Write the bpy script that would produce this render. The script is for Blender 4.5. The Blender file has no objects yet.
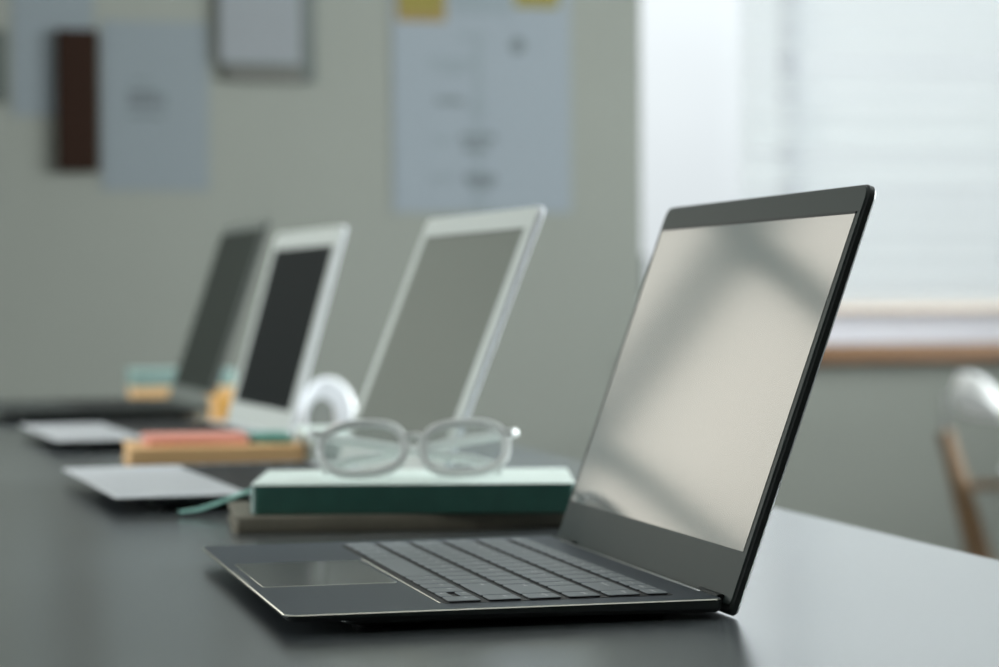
import bpy, bmesh, math, random
from mathutils import Vector, Matrix
random.seed(7)
C = bpy.context.scene.collection
S = bpy.context.scene
H = 0.74          # table top height above the floor
PI = math.pi
R = math.radians

# ------------------------------------------------------------------ materials
def mat(name, col, rough=.5, metal=0., spec=.5, ior=1.5, coat=0., coat_rough=.05, emis=None, es=0., trans=0., noise=None, bump=None, alpha=1.):
    m = bpy.data.materials.new(name); m.use_nodes = True
    nt = m.node_tree; b = nt.nodes['Principled BSDF']
    b.inputs['Base Color'].default_value = (*col, 1)
    b.inputs['Roughness'].default_value = rough
    b.inputs['Metallic'].default_value = metal
    b.inputs['IOR'].default_value = ior
    b.inputs['Specular IOR Level'].default_value = spec
    b.inputs['Coat Weight'].default_value = coat
    b.inputs['Coat Roughness'].default_value = coat_rough
    b.inputs['Transmission Weight'].default_value = trans
    if emis:
        b.inputs['Emission Color'].default_value = (*emis, 1); b.inputs['Emission Strength'].default_value = es
    tc = nt.nodes.new('ShaderNodeTexCoord')
    if noise:                                   # (scale, amount, (sx,sy,sz))
        mp = nt.nodes.new('ShaderNodeMapping'); mp.inputs['Scale'].default_value = noise[2]
        n = nt.nodes.new('ShaderNodeTexNoise'); n.inputs['Scale'].default_value = noise[0]; n.inputs['Detail'].default_value = 4
        cr = nt.nodes.new('ShaderNodeValToRGB')
        cr.color_ramp.elements[0].color = (*[c*(1-noise[1]) for c in col], 1)
        cr.color_ramp.elements[1].color = (*[min(1, c*(1+noise[1])) for c in col], 1)
        cr.color_ramp.elements[0].position = .3; cr.color_ramp.elements[1].position = .7
        nt.links.new(tc.outputs['Object'], mp.inputs['Vector']); nt.links.new(mp.outputs['Vector'], n.inputs['Vector'])
        nt.links.new(n.outputs['Fac'], cr.inputs['Fac']); nt.links.new(cr.outputs['Color'], b.inputs['Base Color'])
    if bump:                                    # (scale, strength)
        n2 = nt.nodes.new('ShaderNodeTexNoise'); n2.inputs['Scale'].default_value = bump[0]
        bp = nt.nodes.new('ShaderNodeBump'); bp.inputs['Strength'].default_value = bump[1]; bp.inputs['Distance'].default_value = .001
        nt.links.new(tc.outputs['Object'], n2.inputs['Vector']); nt.links.new(n2.outputs['Fac'], bp.inputs['Height'])
        nt.links.new(bp.outputs['Normal'], b.inputs['Normal'])
    return m

def mat_translucent(name, col, tr):
    m = bpy.data.materials.new(name); m.use_nodes = True; nt = m.node_tree; nt.nodes.clear()
    o = nt.nodes.new('ShaderNodeOutputMaterial'); mx = nt.nodes.new('ShaderNodeMixShader')
    d = nt.nodes.new('ShaderNodeBsdfDiffuse'); t = nt.nodes.new('ShaderNodeBsdfTranslucent')
    d.inputs['Color'].default_value = (*col, 1); t.inputs['Color'].default_value = (*col, 1)
    mx.inputs['Fac'].default_value = tr
    nt.links.new(d.outputs[0], mx.inputs[1]); nt.links.new(t.outputs[0], mx.inputs[2]); nt.links.new(mx.outputs[0], o.inputs['Surface'])
    return m

def mat_pane(name, tint, ior=1.3):
    m = bpy.data.materials.new(name); m.use_nodes = True; nt = m.node_tree; nt.nodes.clear()
    o = nt.nodes.new('ShaderNodeOutputMaterial'); mx = nt.nodes.new('ShaderNodeMixShader')
    t = nt.nodes.new('ShaderNodeBsdfTransparent'); g = nt.nodes.new('ShaderNodeBsdfGlossy'); f = nt.nodes.new('ShaderNodeFresnel')
    t.inputs['Color'].default_value = (*tint, 1); g.inputs['Roughness'].default_value = .02; f.inputs['IOR'].default_value = ior
    nt.links.new(f.outputs[0], mx.inputs['Fac']); nt.links.new(t.outputs[0], mx.inputs[1]); nt.links.new(g.outputs[0], mx.inputs[2])
    nt.links.new(mx.outputs[0], o.inputs['Surface'])
    return m

M = dict(
    wall=mat('wall_paint', (.172, .181, .160), .85, bump=(60, .15), noise=(1.3, .03, (1, 1, 1))),
    wall_dark=mat('wall_paint_dim', (.16, .17, .165), .9),
    ceiling=mat('ceiling_paint', (.55, .56, .54), .9),
    floor=mat('floor_vinyl', (.16, .16, .155), .5, noise=(8, .15, (1, 1, 1))),
    table=mat('table_laminate', (.088, .100, .108), .23, ior=1.5, coat=1., coat_rough=.23, noise=(9, .06, (1, 1, 1))),
    steel=mat('steel', (.4, .4, .4), .35, 1),
    sill=mat('sill_wood', (.19, .098, .045), .5, noise=(14, .25, (.3, 6, 6))),
    frame_white=mat('window_frame_paint', (.58, .58, .63), .5),
    frame_grey=mat('window_frame_metal', (.20, .30, .31), .5),
    glass=mat_pane('window_glass', (.90, .915, .905)),
    slat=mat_translucent('blind_slat', (.76, .785, .79), .70),
    rail=mat('blind_rail', (.72, .60, .50), .5),
    lamp_trim=mat('lamp_trim', (.7, .7, .7), .5),
    lamp=mat('lamp_diffuser', (.9, .9, .9), .5, emis=(1, .97, .92), es=5.5),
    gun=mat('gunmetal', (.052, .068, .092), .36, .75, noise=(500, .03, (1, 1, 1))),
    gun_side=mat('gunmetal_side', (.030, .035, .034), .45, .4),
    chamfer=mat('polished_edge', (.75, .74, .66), .18, 1),
    black=mat('black_plastic', (.008, .009, .010), .5),
    rubber=mat('black_rubber', (.012, .012, .012), .8),
    key=mat('key_grey', (.24, .265, .285), .38, .25),
    legend=mat('key_legend', (.95, .95, .95), .6),
    pad=mat('touchpad_glass', (.035, .042, .038), .18, 0, ior=1.6),
    bezel=mat('dark_bezel', (.026, .036, .034), .42, ior=1.4),
    lcd=mat('glossy_screen', (.07, .08, .078), .13, 0, ior=1.7, coat=.9, coat_rough=.08),
    hinge=mat('hinge_metal', (.02, .022, .022), .4, .5),
    hstrip=mat('hinge_strip', (.42, .43, .42), .3, 1),
    silver=mat('silver_aluminium', (.90, .92, .97), .34, .15),
    silver_bez=mat('silver_bezel', (.56, .59, .56), .5, .0),
    lcd_grey=mat('grey_screen', (.13, .148, .125), .45),
    lcd_dark=mat('dark_screen', (.008, .011, .012), .55, spec=.05),
    lcd_olive=mat('olive_screen', (.026, .033, .028), .55, spec=.08),
    dark_case=mat('dark_case', (.035, .042, .042), .5),
    dark_bez=mat('grey_bezel', (.15, .17, .155), .5),
    green=mat('green_cover', (.030, .125, .098), .30, ior=1.6, coat=.6, coat_rough=.2, noise=(60, .08, (1, 1, 1))),
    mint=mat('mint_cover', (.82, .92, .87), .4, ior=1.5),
    teal_pale=mat('pale_teal_cover', (.30, .44, .41), .6),
    teal=mat('teal_cover', (.12, .33, .29), .4),
    ribbon=mat('teal_ribbon', (.38, .74, .66), .5),
    pages=mat('paper_pages', (.62, .62, .56), .8, noise=(3, .1, (1, 1, 400))),
    beige=mat('taupe_cover', (.22, .20, .155), .6, noise=(30, .1, (1, 1, 1))),
    taupe_pages=mat('taupe_pages', (.33, .31, .26), .8, noise=(3, .15, (1, 1, 500))),
    orange=mat('orange_cover', (.95, .60, .29), .5),
    amber=mat('amber_cover', (.75, .38, .07), .5),
    red=mat('red_cover', (.76, .32, .25), .5),
    redlight=mat('pink_pages', (.80, .42, .32), .7),
    acetate=None,
    lens=mat_pane('spectacle_lens', (.95, .97, .965), 1.75),
    white=mat('white_plastic', (.90, .90, .90), .35, coat=.3),
    wood=mat('oak_wood', (.15, .085, .037), .5, noise=(16, .25, (6, 6, .6))),
    paper=mat('poster_paper', (0.173, 0.198, 0.218), .85),
    paper2=mat('pale_paper', (0.142, 0.164, 0.176), .85),
    paper3=mat('sheet_paper', (0.164, 0.176, 0.186), .85),
    ink=mat('faded_ink', (0.090, 0.105, 0.112), .85),
    inksoft=mat('pale_ink', (0.150, 0.176, 0.191), .85),
    yellow=mat('yellow_print', (.145, .120, .018), .8),
    orange_rim=mat('orange_print', (.16, .105, .03), .8),
    brown=mat('dark_brown_wood', (.016, .007, .004), .8, spec=.1),
    clip_dark=mat('clipboard_dark', (.045, .055, .05), .6),
    clip_brown=mat('clipboard_fibre', (.085, .085, .075), .7),
)

def mat_acetate():
    m = mat_translucent('milky_clear_acetate', (.97, .99, .98), .4); nt = m.node_tree
    o = [n for n in nt.nodes if n.type == 'OUTPUT_MATERIAL'][0]; old = o.inputs['Surface'].links[0].from_socket
    mx = nt.nodes.new('ShaderNodeMixShader'); g = nt.nodes.new('ShaderNodeBsdfGlossy'); f = nt.nodes.new('ShaderNodeFresnel')
    g.inputs['Roughness'].default_value = .12; f.inputs['IOR'].default_value = 1.7
    nt.links.new(f.outputs[0], mx.inputs['Fac']); nt.links.new(old, mx.inputs[1]); nt.links.new(g.outputs[0], mx.inputs[2]); nt.links.new(mx.outputs[0], o.inputs['Surface'])
    return m
M['acetate'] = mat_acetate()

# ------------------------------------------------------------------ mesh helpers
def obj(name, bm, mats, parent=None, smooth=True, loc=None):
    me = bpy.data.meshes.new(name)
    bmesh.ops.recalc_face_normals(bm, faces=bm.faces)
    bm.to_mesh(me); bm.free()
    if not isinstance(mats, (list, tuple)): mats = [mats]
    for m in mats: me.materials.append(m)
    if smooth:
        me.shade_smooth() if hasattr(me, 'shade_smooth') else None
        try: me.set_sharp_from_angle(angle=R(32))
        except Exception: pass
    o = bpy.data.objects.new(name, me); C.objects.link(o)
    if parent: o.parent = parent
    if loc: o.location = loc
    return o
def tag(o, label=None, cat=None, group=None, kind=None):
    if label: o['label'] = label
    if cat: o['category'] = cat
    if group: o['group'] = group
    if kind: o['kind'] = kind
    return o
def thing(name, label, cat, loc, rz=0, group=None):
    o = bpy.data.objects.new(name, None); C.objects.link(o); o.empty_display_size = .05
    o.location = loc; o.rotation_euler = (0, 0, rz)
    return tag(o, label, cat, group)
def struct(name, bm, m, parent=None, smooth=False):
    o = obj(name, bm, m, parent, smooth)
    if parent is None: o['kind'] = 'structure'
    return o
def box(bm, x0, x1, y0, y1, z0, z1, mi=0, bev=0, mtx=None, segs=2):
    g = bmesh.ops.create_cube(bm, size=1)
    vs = g['verts']
    for v in vs:
        v.co = Vector(((x0+x1)/2+v.co.x*(x1-x0), (y0+y1)/2+v.co.y*(y1-y0), (z0+z1)/2+v.co.z*(z1-z0)))
    fs = set(f for v in vs for f in v.link_faces)
    if bev:
        es = set(e for v in vs for e in v.link_edges)
        r = bmesh.ops.bevel(bm, geom=list(es), offset=bev, segments=segs, affect='EDGES', profile=.5)
        fs |= set(r['faces']); fs = set(f for f in fs if f.is_valid)
        vs = list(set(v for f in fs for v in f.verts))
    for f in fs: f.material_index = mi
    if mtx: bmesh.ops.transform(bm, matrix=mtx, verts=vs)
    return vs
def rrect(w, h, r, n=6, x=0, y=0):
    """rounded rectangle outline, corner at x,y ; r one radius or four (ll, lr, ur, ul)"""
    rs = r if isinstance(r, (list, tuple)) else [r]*4
    P = []
    for (cx, cy, a), q in zip([(0, 0, PI), (w, 0, 1.5*PI), (w, h, 0), (0, h, .5*PI)], rs):
        sx = 1 if cx == 0 else -1; sy = 1 if cy == 0 else -1
        ox, oy = cx+sx*q, cy+sy*q
        if q < 1e-6: P.append((x+cx, y+cy)); continue
        for k in range(n+1):
            t = a+.5*PI*k/n; P.append((x+ox+q*math.cos(t), y+oy+q*math.sin(t)))
    return P
def loft(bm, rings, mis=0, cap=True, mtx=None):
    """rings: list of lists of 3D points, same count. mis: material per band (list) ; caps take first/last"""
    V = [[bm.verts.new(p) for p in rg] for rg in rings]
    n = len(V[0]); nb = len(V)-1
    ml = mis if isinstance(mis, list) else [mis]*(nb+2)
    for i in range(nb):
        for k in range(n):
            f = bm.faces.new((V[i][k], V[i][(k+1) % n], V[i+1][(k+1) % n], V[i+1][k])); f.material_index = ml[i+1]
    if cap:
        f = bm.faces.new(list(reversed(V[0]))); f.material_index = ml[0]
        f = bm.faces.new(V[-1]); f.material_index = ml[nb+1]
    vs = [v for rg in V for v in rg]
    if mtx: bmesh.ops.transform(bm, matrix=mtx, verts=vs)
    return vs
def slab(bm, x, y, w, h, z0, z1, r, ch=0.0, mis=0, mtx=None, n=6, chb=None):
    """rounded slab with chamfered top and bottom; mis [bottom, chamfer, side, chamfer, top]"""
    chb = ch if chb is None else chb
    def ring(ins, z):
        rr = [max(q-ins, 1e-4) for q in (r if isinstance(r, (list, tuple)) else [r]*4)]
        return [(px, py, z) for px, py in rrect(w-2*ins, h-2*ins, rr, n, x+ins, y+ins)]
    rg = [ring(chb, z0), ring(0, z0+chb), ring(0, z1-ch), ring(ch, z1)]
    return loft(bm, rg, mis, True, mtx)
def tube(bm, pts, rad, n=10, closed=False, mi=0, flat=None):
    pts = [Vector(p) for p in pts]; N = len(pts)
    rads = rad if isinstance(rad, (list, tuple)) else [rad]*N
    rings = []; up = None
    for i, p in enumerate(pts):
        a = pts[(i-1) % N] if (closed or i > 0) else p; b = pts[(i+1) % N] if (closed or i < N-1) else p
        t = (b-a).normalized()
        if up is None:
            up = Vector((0, 0, 1)) if abs(t.z) < .9 else Vector((0, 1, 0))
        s = t.cross(up).normalized(); u = s.cross(t).normalized(); up = u
        fx = flat if flat else 1
        rings.append([bm.verts.new(p+(s*math.cos(2*PI*k/n)+u*fx*math.sin(2*PI*k/n))*rads[i]) for k in range(n)])
    for i in range(N if closed else N-1):
        A, B = rings[i], rings[(i+1) % N]
        for k in range(n):
            f = bm.faces.new((A[k], A[(k+1) % n], B[(k+1) % n], B[k])); f.material_index = mi
    if not closed:
        bm.faces.new(list(reversed(rings[0]))).material_index = mi; bm.faces.new(rings[-1]).material_index = mi
def arc_pts(cx, cy, r0, r1, a0, a1, n):
    return [(cx+r0*math.cos(a0+(a1-a0)*k/n), cy+r1*math.sin(a0+(a1-a0)*k/n)) for k in range(n+1)]

# ------------------------------------------------------------------ room
XL, XR, YF, YB, ZC = -2.6, 4.3, -3.2, 4.6, 2.05+H
def wz(z): return z+H-.007
WT = .22
W1 = (1.640, 3.55, -.008, 1.62)      # photographed window opening x0,x1,z0,z1 (table-relative)
W2 = (-2.05, -.62, .42, 1.78)        # second window further left on the same wall
bm = bmesh.new()
for (a, b, c, d) in [(XL-.2, W2[0], -H, ZC-H), (W2[0], W2[1], -H, W2[2]), (W2[0], W2[1], W2[3], ZC-H), (W2[1], W1[0], -H, ZC-H),
                     (W1[0], W1[1], -H, W1[2]), (W1[0], W1[1], W1[3], ZC-H), (W1[1], XR+.2, -H, ZC-H)]:
    box(bm, a, b, YB, YB+WT, wz(c), wz(d))
struct('wall_back', bm, M['wall'])
WL = (.5, 2.6, .15, 1.75)             # unseen opening added in the left wall
bm = bmesh.new()
for (a, b, c, d) in [(YF, WL[0], -H, ZC-H), (WL[0], WL[1], -H, WL[2]), (WL[0], WL[1], WL[3], ZC-H), (WL[1], YB, -H, ZC-H)]:
    box(bm, XL-.2, XL, a, b, wz(c), wz(d))
struct('wall_left', bm, M['wall'])
WR = (.3, 3.6, .10, 1.90)           # unseen opening added in the right wall, y0,y1,z0,z1
bm = bmesh.new()
for (a, b, c, d) in [(YF, WR[0], -H, ZC-H), (WR[0], WR[1], -H, WR[2]), (WR[0], WR[1], WR[3], ZC-H), (WR[1], YB, -H, ZC-H)]:
    box(bm, XR, XR+.2, a, b, wz(c), wz(d))
struct('wall_right', bm, M['wall'])
bm = bmesh.new(); box(bm, XL-.2, XR+.2, YF-.2, YF, 0, ZC); struct('wall_front', bm, M['wall_dark'])
bm = bmesh.new(); box(bm, XL-.2, XR+.2, YF-.2, YB+WT, -.1, 0); struct('floor', bm, M['floor'])
bm = bmesh.new(); box(bm, XL-.2, XR+.2, YF-.2, YB+WT, ZC, ZC+.1); struct('ceiling', bm, M['ceiling'])
bm = bmesh.new(); box(bm, XL, XR, YB-.015, YB, 0, .09, bev=.003); struct('baseboard_back', bm, M['frame_white'])

# windows -----------------------------------------------------------
def window(name, x0, x1, z0, z1, yp, fr, vbars, hbars, fm, bar=.05):
    bm = bmesh.new()
    box(bm, x0, x1, yp-.03, yp+.03, wz(z0), wz(z0+fr), bev=.004); box(bm, x0, x1, yp-.03, yp+.03, wz(z1-fr), wz(z1), bev=.004)
    box(bm, x0, x0+fr*.35, yp-.03, yp+.03, wz(z0+fr), wz(z1-fr)); box(bm, x1-fr, x1, yp-.03, yp+.03, wz(z0+fr), wz(z1-fr))
    for v, wv in vbars: box(bm, v-wv/2, v+wv/2, yp-.025, yp+.025, wz(z0+fr), wz(z1-fr))
    for v, wv in hbars: box(bm, x0, x1, yp-.0245, yp+.0245, wz(v-wv/2), wz(v+wv/2))
    w = struct(name, bm, fm)
    bm = bmesh.new(); box(bm, x0+fr*.3, x1-fr*.3, yp-.004, yp+.004, wz(z0+fr*.3), wz(z1-fr*.3)); obj('window_pane', bm, M['glass'], w, False)
    return w
w1 = window('window_1', W1[0], W1[1], .036, W1[3], YB+.13, .085, [(2.09, .045), (2.90, .045)], [], M['frame_white'])
bm = bmesh.new(); box(bm, W1[0]+.004, W1[1]+.05, YB-.045, YB+.115, wz(W1[2]), wz(.036), bev=.004)
s = obj('window_sill', bm, M['sill'], w1); s['label'] = 'brown wooden window sill'
bm = bmesh.new(); box(bm, 1.642, 1.662, YB+.03, YB+.06, wz(.165), wz(.27), bev=.006); box(bm, 1.644, 1.660, YB+.055, YB+.11, wz(.20), wz(.235))
h = obj('window_handle', bm, M['clip_dark'], w1); h['label'] = 'dark window handle'
w2 = window('window_2', W2[0], W2[1], W2[2], W2[3], YB+.13, .05, [(-.92, .13), (-1.58, .05)], [(1.36, .08), (.69, .06)], M['frame_grey'])
def window_x(name, y0, y1, z0, z1, xp):
    bm = bmesh.new(); fr = .05
    for (a, b, c, d) in [(y0, y1, z0, z0+fr), (y0, y1, z1-fr, z1), (y0, y0+fr, z0+fr, z1-fr), (y1-fr, y1, z0+fr, z1-fr), ((y0+y1)/2-.025, (y0+y1)/2+.025, z0+fr, z1-fr)]:
        box(bm, xp-.03, xp+.03, a, b, wz(c), wz(d))
    w = struct(name, bm, M['frame_white'])
    bm = bmesh.new(); box(bm, xp-.004, xp+.004, y0+.02, y1-.02, wz(z0+.02), wz(z1-.02)); obj('window_pane', bm, M['glass'], w, False)
window_x('added_window_right', WR[0], WR[1], WR[2], WR[3], XR+.1)  # unseen window, added so side light comes in from the right
window_x('added_window_left', WL[0], WL[1], WL[2], WL[3], XL-.1)  # unseen window, added to light the lid frames facing left

# venetian blind in front of the right part of the window -----------
bx0, bx1, by = 1.925, 3.50, YB+.055
t = thing('venetian_blind', 'white horizontal slat blind drawn down over the window, stopping short of its left edge', 'blind', (bx0, by, wz(.12)))
bm = bmesh.new(); box(bm, 0, bx1-bx0, -.012, .012, .0, .020, bev=.003); o = obj('bottom_rail', bm, M['rail'], t); o['label'] = 'beige bottom rail'
bm = bmesh.new(); box(bm, 0, bx1-bx0, -.02, .02, 1.46, 1.495, bev=.003); obj('head_rail', bm, M['frame_white'], t)
bm = bmesh.new()
L = bx1-bx0; n = 5; a = R(44)
for k in range(n):
    q0 = -.0135+.027*k/n; q1 = -.0135+.027*(k+1)/n
    c0 = .0022*(1-(q0/.0135)**2); c1 = .0022*(1-(q1/.0135)**2)
    P = []
    for q, c in ((q0, c0), (q1, c1)):
        y = q*math.cos(a)-c*math.sin(a); z = q*math.sin(a)+c*math.cos(a)
        P.append((y, z))
    vs = [bm.verts.new((0, P[0][0], P[0][1])), bm.verts.new((L, P[0][0], P[0][1])), bm.verts.new((L, P[1][0], P[1][1])), bm.verts.new((0, P[1][0], P[1][1]))]
    bm.faces.new(vs)
bmesh.ops.remove_doubles(bm, verts=bm.verts, dist=1e-6)
slat0 = obj('slat', bm, M['slat'], t)
slat0.location = (0, 0, .036)
for k in range(1, 60):
    c = slat0.copy(); C.objects.link(c); c.parent = t; c.location = (0, 0, .036+k*.0238); c.rotation_euler = (random.uniform(-.32, .32), 0, 0)
for x in (.16, .80, 1.42):
    bm = bmesh.new(); tube(bm, [(x, -.0015, .01), (x, -.0015, 1.47)], .0009, 6); obj('ladder_cord', bm, M['frame_white'], t)

# unseen ceiling lights, added to brighten the wall and table ------------------------------------------------------
def added_ceiling_light(x, y, label, e):
    t = thing('added_ceiling_light', label, 'ceiling light', (x, y, ZC-.03), 0, 'added ceiling light panels')
    bm = bmesh.new()
    for q in ((-.62, .62, -.17, -.14), (-.62, .62, .14, .17), (-.62, -.59, -.14, .14), (.59, .62, -.14, .14)): box(bm, *q, -.03, .03)
    obj('frame', bm, M['lamp_trim'], t, False)
    bm = bmesh.new(); box(bm, -.59, .59, -.14, .14, -.015, .0); obj('diffuser', bm, M['lamp'], t, False)
added_ceiling_light(1.5, 3.0, 'long white added ceiling light panel nearest the back wall', 1)
added_ceiling_light(.35, -.75, 'long white ceiling light panel added for lens glare on the camera side of the table', 1)  # extra unseen panel, added to put glare on the spectacle lenses
added_ceiling_light(-.5, 2.4, 'long white added ceiling light panel above the row of laptops', 1)

# ------------------------------------------------------------------ table
t = thing('table', 'long dark grey laminate table carrying the row of open laptops', 'table', (.04, .80, 0))
tx0, tx1, ty0, ty1 = -.42, .422, -1.0, 1.82
bm = bmesh.new(); slab(bm, tx0, ty0, tx1-tx0, ty1-ty0, H-.028, H, .012, .0015)
obj('tabletop', bm, M['table'], t)
for (x, y) in ((tx0+.06, ty0+.1), (tx1-.06, ty0+.1), (tx0+.06, ty1-.1), (tx1-.06, ty1-.1)):
    bm = bmesh.new(); box(bm, x-.025, x+.025, y-.025, y+.025, 0, H-.066, bev=.003); obj('leg', bm, M['steel'], t)
for y in (ty0+.1, ty1-.1):
    bm = bmesh.new(); box(bm, tx0+.04, tx1-.04, y-.02, y+.02, H-.068, H-.028); obj('rail', bm, M['steel'], t, False)

# ------------------------------------------------------------------ laptops
def text_into(bm, s, size, pos, mi):
    cu = bpy.data.curves.new('tmp', 'FONT'); cu.body = s; cu.size = size; cu.resolution_u = 2; cu.align_x = 'LEFT'; cu.align_y = 'CENTER'
    ob = bpy.data.objects.new('tmp', cu)
    me = ob.to_mesh(); tmp = bmesh.new(); tmp.from_mesh(me); ob.to_mesh_clear()
    # text right = -Y, text up = +X
    mp = {}
    for v in tmp.verts: mp[v.index] = bm.verts.new((pos[0]+v.co.y, pos[1]-v.co.x, pos[2]))
    for f in tmp.faces:
        try:
            nf = bm.faces.new([mp[v.index] for v in f.verts]); nf.material_index = mi
        except ValueError: pass
    tmp.free(); bpy.data.objects.remove(ob); bpy.data.curves.remove(cu)

def lid_matrix(hx, hz, la):
    s = Vector((math.sin(la), 0, math.cos(la))); o = Vector((math.cos(la), 0, -math.sin(la)))   # o: outward (back of the lid)
    m = Matrix(((0, s.x, o.x, hx), (1, 0, 0, 0), (0, s.z, o.z, hz), (0, 0, 0, 1)))  # (a along width, b up the lid, c outward)
    return m

def laptop(label, loc, rz, W, D, zt, body, L, la, side, bez, scr, rim, key_rows, kx=(.0816, .199), ky=.020, pad=(.006, .077, .11, .22), bz=(.0062, .0130, .024), legends=False, belly=.004, group='open laptops in a row on the table', thin=.007):
    t = thing('laptop', label, 'laptop', loc, rz, group)
    # base: thin upper deck and tapered belly
    bm = bmesh.new()
    mis = [1, 1, 1, 2, 0]
    vs = slab(bm, 0, 0, D, W, zt-thin, zt, (.007, .004, .004, .007), .0006, mis, chb=.002)
    for v in vs:
        if v.co.z < zt-.001 and v.co.x < .06: v.co.z += (thin*.55)*(1-v.co.x/.06)*(1 if v.co.z < zt-thin+.0025 else .0)
    base = obj('base', bm, [body, side, rim], t)
    bm = bmesh.new()
    vs = slab(bm, .03, .010, D-.036, W-.02, belly, zt-thin+.0004, .012, .0, 0, chb=.003)
    obj('bottom_shell', bm, side, t)
    for (fx, fy) in ((.045, .03), (.045, W-.03), (D-.03, .03), (D-.03, W-.03)):
        bm = bmesh.new(); slab(bm, fx-.006, fy-.012, .012, .024, 0, belly+.0004, .005, .0006); obj('rubber_foot', bm, M['rubber'], t)
    # touchpad
    bm = bmesh.new(); slab(bm, pad[0], pad[2], pad[1]-pad[0], pad[3]-pad[2], zt-.0002, zt+.00025, .003, .0002, [1, 1, 1, 1, 0])
    obj('touchpad', bm, [M['pad'] if key_rows == 'full' else body, rim], t)
    if key_rows == 'full':      # bright rim strips left by the polished touchpad and palm rest cut-outs
        bm = bmesh.new(); tube(bm, [(kx[0]-.0016, .022, zt+.0001), (kx[0]-.0016, .225, zt+.0001)], .00032, 6)
        tube(bm, [(-.0002, .118, zt-.001), (.0018, .124, zt-.0004), (.0018, .19, zt-.0004), (-.0002, .196, zt-.001)], .0005, 6)
        obj('edge_trim', bm, rim, t)
    # keyboard
    bm = bmesh.new(); slab(bm, kx[0], ky, kx[1]-kx[0], W-2*ky, zt-.0003, zt+.0002, .003, .0001)
    kb = obj('keyboard', bm, M['black'], t)
    kb['label'] = 'black keyboard tray'
    if key_rows == 'full':
        rows = [[('\u2192', 1), ('UD', 1), ('\u2190', 1), ('ctrl', 1), ('fn', 1), ('alt', 1), ('', 5), ('alt', 1.25), ('win', 1.25), ('fn', 1.25), ('ctrl', 1.25)],
                [('end', 1), ('shift', 2.75)]+[(c, 1) for c in '/.,MNBVCXZ']+[('shift', 2.25)],
                [('pg dn', 1), ('enter', 2.25)]+[(c, 1) for c in "';LKJHGFDSA"]+[('caps', 1.75)],
                [('pg up', 1), ('\\', 1.5)]+[(c, 1) for c in '][POIUYTREWQ']+[('tab', 1.5)],
                [('home', 1), ('backspace', 2)]+[(c, 1) for c in '=-0987654321`'],
                [('power', 1), ('delete', 1), ('prt sc', 1)]+[('f%d' % i, 1) for i in range(12, 0, -1)]+[('esc', 1)]]
        px = (kx[1]-kx[0]-.001)/5.72; u = (W-2*ky-.001)/16; x = kx[0]+.0005
        def key(x0, x1, y0, y1, txt):
            bm = bmesh.new(); gx, gy = .0020, .0010
            slab(bm, x0+gx, y0+gy, x1-x0-2*gx, y1-y0-2*gy, zt+.0002, zt+.0013, .0012, .00035, [1, 1, 1, 0, 0], n=3)
            if txt:
                text_into(bm, txt, .0034 if len(txt) > 1 else .0048, ((x0+x1)/2+(.0025 if x1-x0 > .015 else 0), y1-.0035, zt+.00134), 2)
            return obj('key', bm, [M['key'], M['black'], M['legend']], kb)
        for ri, row in enumerate(rows):
            hgt = px*(.72 if ri == 5 else 1); y = ky+.0005
            for txt, wd in row:
                if txt == 'UD':
                    key(x, x+hgt/2, y, y+u*wd, '\u2193'); key(x+hgt/2, x+hgt, y, y+u*wd, '\u2191')
                else: key(x, x+hgt, y, y+u*wd, txt)
                y += u*wd
            x += hgt
    else:
        bm = bmesh.new(); nx, ny = 6, 14; dx = (kx[1]-kx[0])/nx; dy = (W-2*ky)/ny
        for i in range(nx):
            j = 0
            while j < ny:
                wd = 5 if (i == 0 and j == 4) else 1
                slab(bm, kx[0]+i*dx+.0012, ky+j*dy+.0012, dx-.0024, dy*wd-.0024, zt+.0002, zt+.0012, .0015, .0003, n=2); j += wd
        o = obj('key_block', bm, M['black'] , kb)
    # hinge
    for (a, b) in ((.012, .045), (W-.045, W-.012)):
        bm = bmesh.new(); tube(bm, [(D+.0028, a, zt-.0035), (D+.0028, b, zt-.0035)], .0042, 14)
        obj('hinge', bm, M['hinge'], t)
    bm = bmesh.new(); box(bm, D-.0022, D-.0008, .03, W-.03, zt-.0004, zt+.0006, bev=.0003)
    obj('hinge_strip', bm, M['hstrip'] if key_rows == 'full' else rim, t)
    # lid
    mm = lid_matrix(D+.0052, zt, la); th = .0052
    bm = bmesh.new(); slab(bm, 0, -.0085, W, L+.0085, 0, th, (.004, .004, .008, .008), .0012, [0, 1, 0, 0, 0], mm)
    lc = body if body is M['silver'] else side
    lid = obj('lid', bm, [lc, lc], t)
    bm = bmesh.new(); slab(bm, .0009, -.004, W-.0018, L+.0032, -.0005, .0002, (.002, .002, .0072, .0072), .0, [0, 0, 1, 0, 0], mm, chb=.0003)
    obj('bezel', bm, [bez, rim if key_rows != 'full' else bez], lid)
    bm = bmesh.new(); slab(bm, bz[0], bz[2], W-2*bz[0], L-bz[1]-bz[2], -.00075, -.0004, .0006, 0, [0, 0, 1, 0, 0], mm, chb=.0)
    obj('screen', bm, [scr, M['black']], lid)
    bm = bmesh.new(); e = .0007
    x0, x1, y0, y1 = bz[0]-e, W-bz[0]+e, bz[2]-e, L-bz[1]+e
    for q in ((x0, x1, y1-e, y1+.0004),): box(bm, q[0], q[1], q[2], q[3], -.0011, -.0004, mtx=mm)
    obj('screen_gasket', bm, M['black'], lid, False)
    return t

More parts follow.
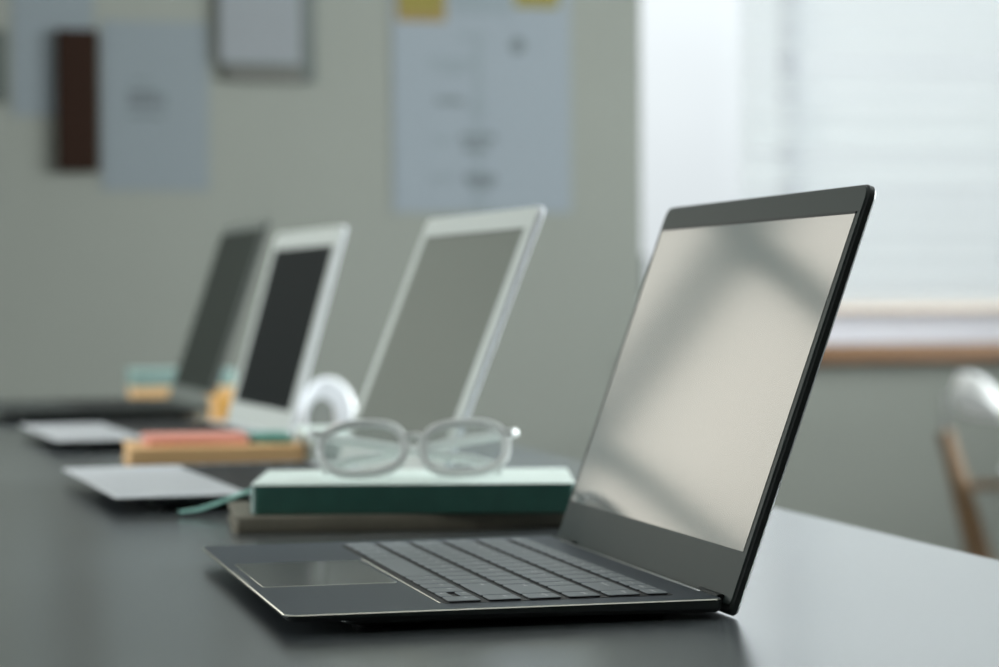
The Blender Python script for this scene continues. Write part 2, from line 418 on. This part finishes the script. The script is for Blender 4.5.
laptop('dark gunmetal laptop, sharp and largest in the foreground, its screen reflecting a window', (0, 0, H), 0,
       .322, .2180, .010, M['gun'], .2180, R(19.75), M['gun_side'], M['bezel'], M['lcd'], M['chamfer'], 'full', legends=True, bz=(.0060, .0162, .0232), belly=.0022, thin=.0068)
ax = -.017
laptop('silver laptop with a pale frame and grey screen, behind the green book', (-.014, .738, H), R(3.5),
       .335, .252, .013, M['silver'], .245, R(21.6), M['dark_case'], M['silver_bez'], M['lcd_grey'], M['silver'], 'block',
       kx=(.105, .225), ky=.02, pad=(.02, .085, .11, .21), bz=(.021, .021, .022), belly=.003)
laptop('pale silver laptop with a near-black screen, third from the front', (-.012, 1.50, H), R(4),
       .342, .252, .013, M['silver'], .244, R(15.7), M['dark_case'], M['silver_bez'], M['lcd_dark'], M['silver'], 'block',
       kx=(.10, .225), ky=.02, pad=(.02, .085, .11, .21), bz=(.023, .024, .026), belly=.003)
laptop('dark grey laptop at the far end of the row, with a thin charcoal lid', (-.048, 2.13, H), R(2.5),
       .35, .275, .016, M['dark_case'], .275, R(18.5), M['gun_side'], M['dark_bez'], M['lcd_olive'], M['dark_bez'], 'block',
       kx=(.11, .245), ky=.02, pad=(.02, .095, .12, .22), bz=(.012, .016, .022), belly=.003)

# ------------------------------------------------------------------ books
def book(label, loc, rz, w, d, h, cover, page, spine='near', top=None, ribbon=None, name='book', cat='book', ct=.0018):
    """w along x, d along y; spine on the near (-y) long side or left"""
    t = thing(name, label, cat, loc, rz)
    bm = bmesh.new()
    for (z0, z1) in ((0, ct), (h-ct, h)):
        slab(bm, 0, 0, w, d, z0, z1, .006, .0005, 1 if False else 0)
    if spine == 'near': box(bm, .003, w-.003, -.0006, .0018, .0004, h-.0004, bev=.0005)
    elif spine == 'wrap': slab(bm, -.0004, -.0006, w+.0008, d*.5, .0012, h-.0012, .007, .0)
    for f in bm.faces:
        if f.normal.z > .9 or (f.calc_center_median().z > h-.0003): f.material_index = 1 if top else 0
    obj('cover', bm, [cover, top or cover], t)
    bm = bmesh.new(); slab(bm, .004, .003, w-.008, d-.006, ct, h-ct, .004, 0)
    obj('page_block', bm, page, t)
    return t
# taupe notebook under the green book
book('taupe notebook lying flat beneath the green book, beside the foreground laptop', (.052, .560, H), R(-6), .255, .135, .0115, M['beige'], M['taupe_pages'], 'near')
g = book('thick dark green book with its top coloured pale mint like a grazing reflection, lying flat under the clear glasses', (.066, .574, H+.0117), R(-13.5), .232, .148, .0215, M['green'], M['teal'], 'wrap', top=M['mint'])  # pale top colour stands in for light grazing the glossy green cover
bm = bmesh.new()   # ribbon bookmark: leaves the far left of the book and droops to the table
gm = Matrix.Rotation(R(13.5), 4, 'Z')
pts = [gm @ (Vector(p)-Vector((.066, .574, .0117))) for p in ((.120, .690, .022), (.098, .690, .0225), (.086, .692, .0205), (.072, .695, .015), (.058, .698, .0095), (.044, .700, .0050), (.030, .703, .0034))]
tube(bm, pts, [.0040]*6+[.0032], 8, flat=.4)
o = obj('ribbon_bookmark', bm, M['ribbon'], g); o['label'] = 'teal ribbon bookmark'

book('orange book lying flat between the second and third laptops', (.044, 1.28, H), R(-3), .178, .135, .0165, M['orange'], M['redlight'], 'wrap')
book('thin red notebook stacked on the left of the orange book', (.066, 1.31, H+.0167), R(-2), .105, .10, .0080, M['red'], M['redlight'], 'near', name='notebook', cat='notebook')
book('small teal notebook stacked on the right of the orange book', (.174, 1.308, H+.0167), R(-2), .043, .09, .0080, M['teal'], M['mint'], 'near', name='notebook', cat='notebook')
book('pale mint notebook lying flat right of the orange book', (.226, 1.27, H), R(-3), .12, .16, .027, M['mint'], M['pages'], 'near', name='notebook', cat='notebook')
book('amber book partly hidden between the dark and the pale far laptops', (.232, 1.93, H), R(4), .085, .15, .036, M['amber'], M['orange'], 'wrap')
book('orange book beyond the far dark laptop, under a pale teal one', (.175, 2.60, H), R(0), .17, .14, .028, M['orange'], M['orange'], 'wrap')
book('pale teal book on top of the far orange book', (.173, 2.60, H+.0282), R(0), .16, .13, .026, M['teal_pale'], M['teal'], 'wrap')

# ------------------------------------------------------------------ glasses
zt = H+.0117+.0215
t = thing('eyeglasses', 'clear acetate glasses with folded temples resting on the green book', 'glasses', (.186, .575, zt+.0010), R(-10))
t.scale = (1.08, 1.08, 1.08)
lean = R(33)
def fr(x, s, y=0):   # front plane: x across, s up the leaning front
    return Vector((x, y+s*math.sin(lean), .0030+s*math.cos(lean)))
for sgn, nm in ((-1, 'left'), (1, 'right')):
    pts = []; cx = sgn*.0345; N = 36
    for k in range(N):
        a = 2*PI*k/N; rx, ry = .0285, .0195
        c, s_ = math.cos(a), math.sin(a); p = 2.6
        q = (abs(c)**p+abs(s_)**p)**(-1/p)
        pts.append(fr(cx+rx*c*q, .0205+ry*s_*q+.0015*sgn*c*sgn))
    bm = bmesh.new(); tube(bm, pts, .0031, 10, True); obj('rim', bm, M['acetate'], t)
    bm = bmesh.new()
    ring = [bm.verts.new(fr(cx+(p.x-cx)*.93, .0205+((p.z-.003)/math.cos(lean)-.0205)*.93)) for p in pts]
    bm.faces.new(ring); bmesh.ops.solidify(bm, geom=bm.faces[:], thickness=.0015)
    obj('lens', bm, M['lens'], t)
    # folded temple running behind the front
    e = fr(sgn*.066, .031)
    bm = bmesh.new()
    yb = .016 if sgn < 0 else .024
    P = [fr(sgn*.060, .031), e, Vector((e.x+sgn*.003, e.y+.006, e.z)), Vector((e.x+sgn*-.004, e.y+yb, e.z-.002)),
         Vector((sgn*.02, e.y+yb+.004, e.z-.009)), Vector((-sgn*.02, e.y+yb+.005, e.z-.016)), Vector((-sgn*.042, e.y+yb+.004, .010)), Vector((-sgn*.062, e.y+yb+.002, .0030))]
    tube(bm, P, [.0032, .0036, .0036, .0038, .0036, .0036, .0040, .0042], 10)
    obj('temple', bm, M['acetate'], t)
bm = bmesh.new(); tube(bm, [fr(-.0075, .026), fr(-.003, .030), fr(.003, .030), fr(.0075, .026)], .0026, 10)
obj('bridge', bm, M['acetate'], t)
for sgn in (-1, 1):
    bm = bmesh.new(); tube(bm, [fr(sgn*.0065, .014), fr(sgn*.0085, .009, -.004+.008), fr(sgn*.0105, .006, .004)], [.002, .0026, .002], 8); obj('nose_pad', bm, M['acetate'], t)

# ------------------------------------------------------------------ small white arched object
t = thing('desk_accessory', 'small white arched desk object with an open middle, behind the third laptop', 'desk accessory', (.336, 1.78, H), R(-6))
t.scale = (.95, .95, .95)
bm = bmesh.new()
n = 24; outer = []; inner = []
for k in range(n+1):
    a = PI*k/n
    c = math.cos(a); s_ = math.sin(a)
    outer.append((.035*c, .026+.046*s_ if k not in (0, n) else .026))
    inner.append((-.009+.0185*c, .018+.027*s_))
out = [(.030, 0)]+outer+[(-.034, 0)]
inn = [(.011, .0)]+inner+[(-.0285, .0)]
def arch(bm, y, ins):
    return
rings = []
for y, ins in ((-.014, .004), (-.010, 0), (.010, 0), (.014, .004)):
    O_ = [bm.verts.new((x-(ins if x > 0 else -ins), y, max(z-ins*.6, 0))) for x, z in out]
    I_ = [bm.verts.new((x+(ins*.3 if x > 0 else -ins*.3), y, z)) for x, z in inn]
    rings.append((O_, I_))
m_ = len(out)
for i in range(3):
    for k in range(m_-1):
        bm.faces.new((rings[i][0][k], rings[i][0][k+1], rings[i+1][0][k+1], rings[i+1][0][k]))
        bm.faces.new((rings[i][1][k], rings[i+1][1][k], rings[i+1][1][k+1], rings[i][1][k+1]))
    for k in (0, m_-1):
        bm.faces.new((rings[i][0][k], rings[i][1][k], rings[i+1][1][k], rings[i+1][0][k]))
for i in (0, 3):
    for k in range(m_-1):
        bm.faces.new((rings[i][0][k], rings[i][0][k+1], rings[i][1][k+1], rings[i][1][k]))
obj('shell', bm, M['white'], t)
bm = bmesh.new(); slab(bm, -.034, -.018, .064, .036, 0, .004, .004, .001); obj('base_plate', bm, M['white'], t)

# the far laptops, books and glasses sit a little closer and smaller than first measured
K = .958
for o in list(C.objects):
    if o.parent is None and 'category' in o and o.location.z > H-.01 and o.location.z < H+.1 and o.location.y > .3 and o.location.y < 3:
        o.location = ((o.location.x+.1733)*K-.1733, (o.location.y+1.0997)*K-1.0997, H+(o.location.z-H)*K); o.scale = o.scale*K

# ------------------------------------------------------------------ chair by the window
t = thing('chair', 'white moulded plastic chair with oak legs in front of the window', 'chair', (2.565, 3.9, 0), R(0))
def post(nm, a, b, r0, r1):
    bm = bmesh.new(); tube(bm, [a, tuple(Vector(a).lerp(Vector(b), .5)), b], [r0, (r0+r1)/2*1.05, r1], 12, flat=.9); o = obj(nm, bm, M['wood'], t)
for sy in (-1, 1):
    post('leg', (-.16, sy*.20, 0), (-.318, sy*.225, .572), .039, .019)
    bm = bmesh.new(); tube(bm, [(-.316, sy*.225, .565), (-.316, sy*.222, .66)], .005, 8); obj('back_pin', bm, M['steel'], t)
    post('leg', (.24, sy*.20, 0), (.16, sy*.19, .435), .013, .019)
for sy in (-1, 1):
    bm = bmesh.new(); tube(bm, [(-.283, sy*.216, .440), (.165, sy*.19, .437)], .012, 10); obj('seat_rail', bm, M['wood'], t)
for x in (-.19, .13):
    bm = bmesh.new(); tube(bm, [(x, -.195, .440), (x, .195, .440)], .010, 10); obj('cross_rail', bm, M['wood'], t)
bm = bmesh.new()    # seat shell
NX, NY = 12, 12; grid = []
for i in range(NX+1):
    rw = []
    for j in range(NY+1):
        u = -1+2*i/NX; v = -1+2*j/NY
        rr = 1-.12*(u*u*v*v)
        rw.append(bm.verts.new((.0+.215*u*rr, .21*v*rr, .455+.018*(v*v)+.012*(u < 0)*u*u-.012*max(0, u)**3)))
    grid.append(rw)
for i in range(NX):
    for j in range(NY): bm.faces.new((grid[i][j], grid[i+1][j], grid[i+1][j+1], grid[i][j+1]))
bmesh.ops.solidify(bm, geom=bm.faces[:], thickness=.014)
obj('seat', bm, M['white'], t)
bm = bmesh.new()    # curved back band: tall at the back, thinning into arm rests
N = 36; V = []
for k in range(N+1):
    a = -PI*.62+1.24*PI*k/N           # angle from -X axis
    x = -.06-.27*math.cos(a); y = .25*math.sin(a)
    f = abs(a)/(PI*.62)
    hgt = .108*(1-min(1, max(0, f-.07)/.16)**1.3*.74)
    zb = .612
    lean_ = (.030)*(1-f)
    thick = .016
    cx, cy = -.27*math.cos(a), .25*math.sin(a); l = math.hypot(cx, cy); nx, ny = cx/l, cy/l
    V.append([bm.verts.new((x+nx*d+lz*nx*.35, y+ny*d+lz*ny*.35, zb+lz)) for d, lz in
              ((-.008, 0.004), (0, 0), (.016, .006), (thick+.014, hgt*.3), (thick+.014, hgt*.65), (thick*.5, hgt*.97), (0, hgt), (-.010, hgt*.96), (-.011, hgt*.5))])
for i in range(N):
    m2 = len(V[0])
    for k in range(m2): bm.faces.new((V[i][k], V[i][(k+1) % m2], V[i+1][(k+1) % m2], V[i+1][k]))
bm.faces.new(V[0]); bm.faces.new(list(reversed(V[-1])))
obj('backrest', bm, M['white'], t)

# ------------------------------------------------------------------ things on the back wall
def wbox(bm, x0, x1, z0, z1, d0, d1, mi=0, bev=0): box(bm, x0, x1, YB-d1, YB-d0, wz(z0), wz(z1), mi, bev)
def wallmesh(name, label, cat, bm, mats):
    # origin at the object's own place
    me_c = Vector((0, 0, 0)); n = 0
    for v in bm.verts: me_c += v.co; n += 1
    me_c /= n
    for v in bm.verts: v.co -= me_c
    o = obj(name, bm, mats, None, False); o.location = me_c
    return tag(o, label, cat)
# large poster
bm = bmesh.new(); wbox(bm, 1.00, 1.455, .375, 1.10, .0005, .003)
wbox(bm, 1.012, 1.135, .845, 1.02, .003, .0035, 1); wbox(bm, 1.02, 1.125, .865, 1.0, .0035, .0037, 2)
wbox(bm, 1.31, 1.425, .885, 1.02, .003, .0035, 2)
wbox(bm, 1.15, 1.30, .865, 1.03, .003, .0035, 4)
rnd = random.Random(3)
wbox(bm, 1.206, 1.226, .385, .80, .003, .0032, 4)
for z, x0, x1, m_ in ((.81, 1.17, 1.24, 4), (.745, 1.09, 1.21, 4), (.725, 1.12, 1.19, 4), (.65, 1.11, 1.18, 3), (.635, 1.19, 1.24, 4), (.56, 1.17, 1.26, 3), (.55, 1.10, 1.15, 4),
                      (.535, 1.18, 1.24, 3), (.46, 1.18, 1.26, 3), (.445, 1.19, 1.25, 3), (.46, 1.09, 1.15, 4), (.40, 1.19, 1.24, 4)):
    x = x0
    while x < x1:
        w = rnd.uniform(.008, .022); wbox(bm, x, min(x1, x+w), z-.009, z+.009, .003, .0034, m_); x += w+.004
loft(bm, [[(1.318+.02*math.cos(2*PI*k/20), YB-.003-d, wz(.79)+.02*math.sin(2*PI*k/20)) for k in range(20)] for d in (0, .0006)], 3)
wallmesh('poster', 'large pale blue-grey poster with yellow blocks along its top and faded print', 'poster', bm, [M['paper'], M['orange_rim'], M['yellow'], M['ink'], M['inksoft']])
# paper with a sketch right of the brown board
bm = bmesh.new(); wbox(bm, .292, .548, .425, .83, .0005, .0025)
for q in ((.355, .425, .625, .665), (.355, .44, .60, .61), (.36, .41, .685, .69), (.43, .445, .625, .655)): wbox(bm, *q, .0025, .003, 1)
wallmesh('paper_sheet', 'pale grey sheet with a small faded sketch, right of the dark brown board', 'paper', bm, [M['paper2'], M['ink']])
bm = bmesh.new(); wbox(bm, .085, .275, .60, .92, .0005, .0022)
wbox(bm, .10, .16, .80, .812, .0022, .0026, 1)
wallmesh('paper_sheet', 'pale grey sheet partly behind the dark brown board', 'paper', bm, [M['paper2'], M['inksoft']])
bm = bmesh.new(); wbox(bm, .187, .284, .468, .805, .0030, .022, 0, .004)
wallmesh('wall_board', 'narrow upright dark brown board fixed to the wall among the sheets', 'board', bm, [M['brown']])
bm = bmesh.new(); wbox(bm, -.10, .072, .63, .80, .0005, .014, 0, .003)
wallmesh('wall_panel', 'dark green-grey panel cut by the left edge of the photo', 'panel', bm, [M['clip_dark']])
# clipboard with sheet
t = thing('clipboard', 'dark-edged clipboard holding a white sheet, near the top of the wall', 'clipboard', (.69, YB, wz(.69)))
bm = bmesh.new(); box(bm, -.10, .118, -.016, -.0005, .0, .40, 0, .003); obj('board', bm, M['clip_dark'], t)
bm = bmesh.new(); box(bm, -.098, .085, -.018, -.0162, .002, .034); o = obj('bottom_edge', bm, M['clip_brown'], t)
bm = bmesh.new(); box(bm, -.116, .080, -.0185, -.0162, .042, .37); o = obj('sheet', bm, M['paper3'], t, False); o['label'] = 'white sheet'
bm = bmesh.new(); box(bm, -.05, .04, -.026, -.0186, .36, .39, bev=.002); o = obj('clip', bm, M['steel'], t)

# ------------------------------------------------------------------ light
def area(name, loc, rot, sx, sy, power, col):
    l = bpy.data.lights.new(name, 'AREA'); l.shape = 'RECTANGLE'; l.size = sx; l.size_y = sy; l.energy = power; l.color = col
    o = bpy.data.objects.new(name, l); C.objects.link(o); o.location = loc; o.rotation_euler = rot
    return o
area('added_daylight', (XR+.25, (WR[0]+WR[1])/2, wz((WR[2]+WR[3])/2)), (0, R(90), 0), 1.8, 3.2, 640, (.93, .97, 1.0))  # added area lamp outside the unseen right window, brightening the room
area('added_daylight', (XL-.25, (WL[0]+WL[1])/2, wz((WL[2]+WL[3])/2)), (0, R(-90), 0), 1.5, 2.0, 78, (.95, .98, 1.0))  # weaker area lamp added behind the unseen left window

w = bpy.data.worlds.new('sky'); S.world = w; w.use_nodes = True; nt = w.node_tree; nt.nodes.clear()
out = nt.nodes.new('ShaderNodeOutputWorld'); bg = nt.nodes.new('ShaderNodeBackground'); nt.links.new(bg.outputs[0], out.inputs[0])
tc = nt.nodes.new('ShaderNodeTexCoord')
def M_(op, a, b=None):
    n = nt.nodes.new('ShaderNodeMath'); n.operation = op
    for i, v in enumerate((a, b)):
        if v is None: continue
        if isinstance(v, (int, float)): n.inputs[i].default_value = v
        else: nt.links.new(v, n.inputs[i])
    return n.outputs[0]
sp = nt.nodes.new('ShaderNodeSeparateXYZ'); nt.links.new(tc.outputs['Generated'], sp.inputs[0])
# overcast sky: brighter with elevation, with a warm bright patch of sun-lit cloud to the left
dot = nt.nodes.new('ShaderNodeVectorMath'); dot.operation = 'DOT_PRODUCT'
nt.links.new(tc.outputs['Generated'], dot.inputs[0]); dot.inputs[1].default_value = Vector((-.32, .93, .17)).normalized()
lobe = M_('POWER', M_('MAXIMUM', dot.outputs['Value'], 0), 14)
elev = M_('MAXIMUM', sp.outputs['Z'], 0)
nz = nt.nodes.new('ShaderNodeTexNoise'); nz.inputs['Scale'].default_value = 7; nt.links.new(tc.outputs['Generated'], nz.inputs['Vector'])
cloud = M_('ADD', .86, M_('MULTIPLY', nz.outputs['Fac'], .28))
base = M_('MULTIPLY', M_('ADD', .84, M_('MULTIPLY', elev, 3.0)), cloud)
mixc = nt.nodes.new('ShaderNodeMix'); mixc.data_type = 'RGBA'
nt.links.new(lobe, mixc.inputs['Factor'])
mixc.inputs['A'].default_value = (.94, .985, 1.045, 1); mixc.inputs['B'].default_value = (1.05, .98, .88, 1)
nt.links.new(mixc.outputs['Result'], bg.inputs['Color'])
nt.links.new(M_('ADD', base, M_('MULTIPLY', lobe, 1.0)), bg.inputs['Strength'])

# ------------------------------------------------------------------ camera
cam = bpy.data.cameras.new('camera'); co = bpy.data.objects.new('camera', cam); C.objects.link(co); S.camera = co
yaw, pitch, roll = .247729230, -.0156991024, -.00569323023
fw = Vector((math.sin(yaw)*math.cos(pitch), math.cos(yaw)*math.cos(pitch), math.sin(pitch)))
r = Vector((math.cos(yaw), -math.sin(yaw), 0)); u = r.cross(fw)
r2 = r*math.cos(roll)+u*math.sin(roll); u2 = -r*math.sin(roll)+u*math.cos(roll)
co.matrix_world = Matrix(((r2.x, u2.x, -fw.x, -.173318198), (r2.y, u2.y, -fw.y, -1.09970994), (r2.z, u2.z, -fw.z, .159500614+H), (0, 0, 0, 1)))
cam.sensor_width = 36; cam.lens = 2363.09*36/999; cam.clip_start = .05; cam.clip_end = 50
cam.dof.use_dof = True; cam.dof.focus_distance = 1.16; cam.dof.aperture_fstop = 7.1

S.view_settings.view_transform = 'Standard'; S.view_settings.look = 'None'
S.view_settings.exposure = 0; S.view_settings.gamma = 1; S.view_settings.use_curve_mapping = False
S.cycles.use_denoising = True
S.cycles.max_bounces = 10; S.cycles.transparent_max_bounces = 16; S.cycles.sample_clamp_indirect = 6
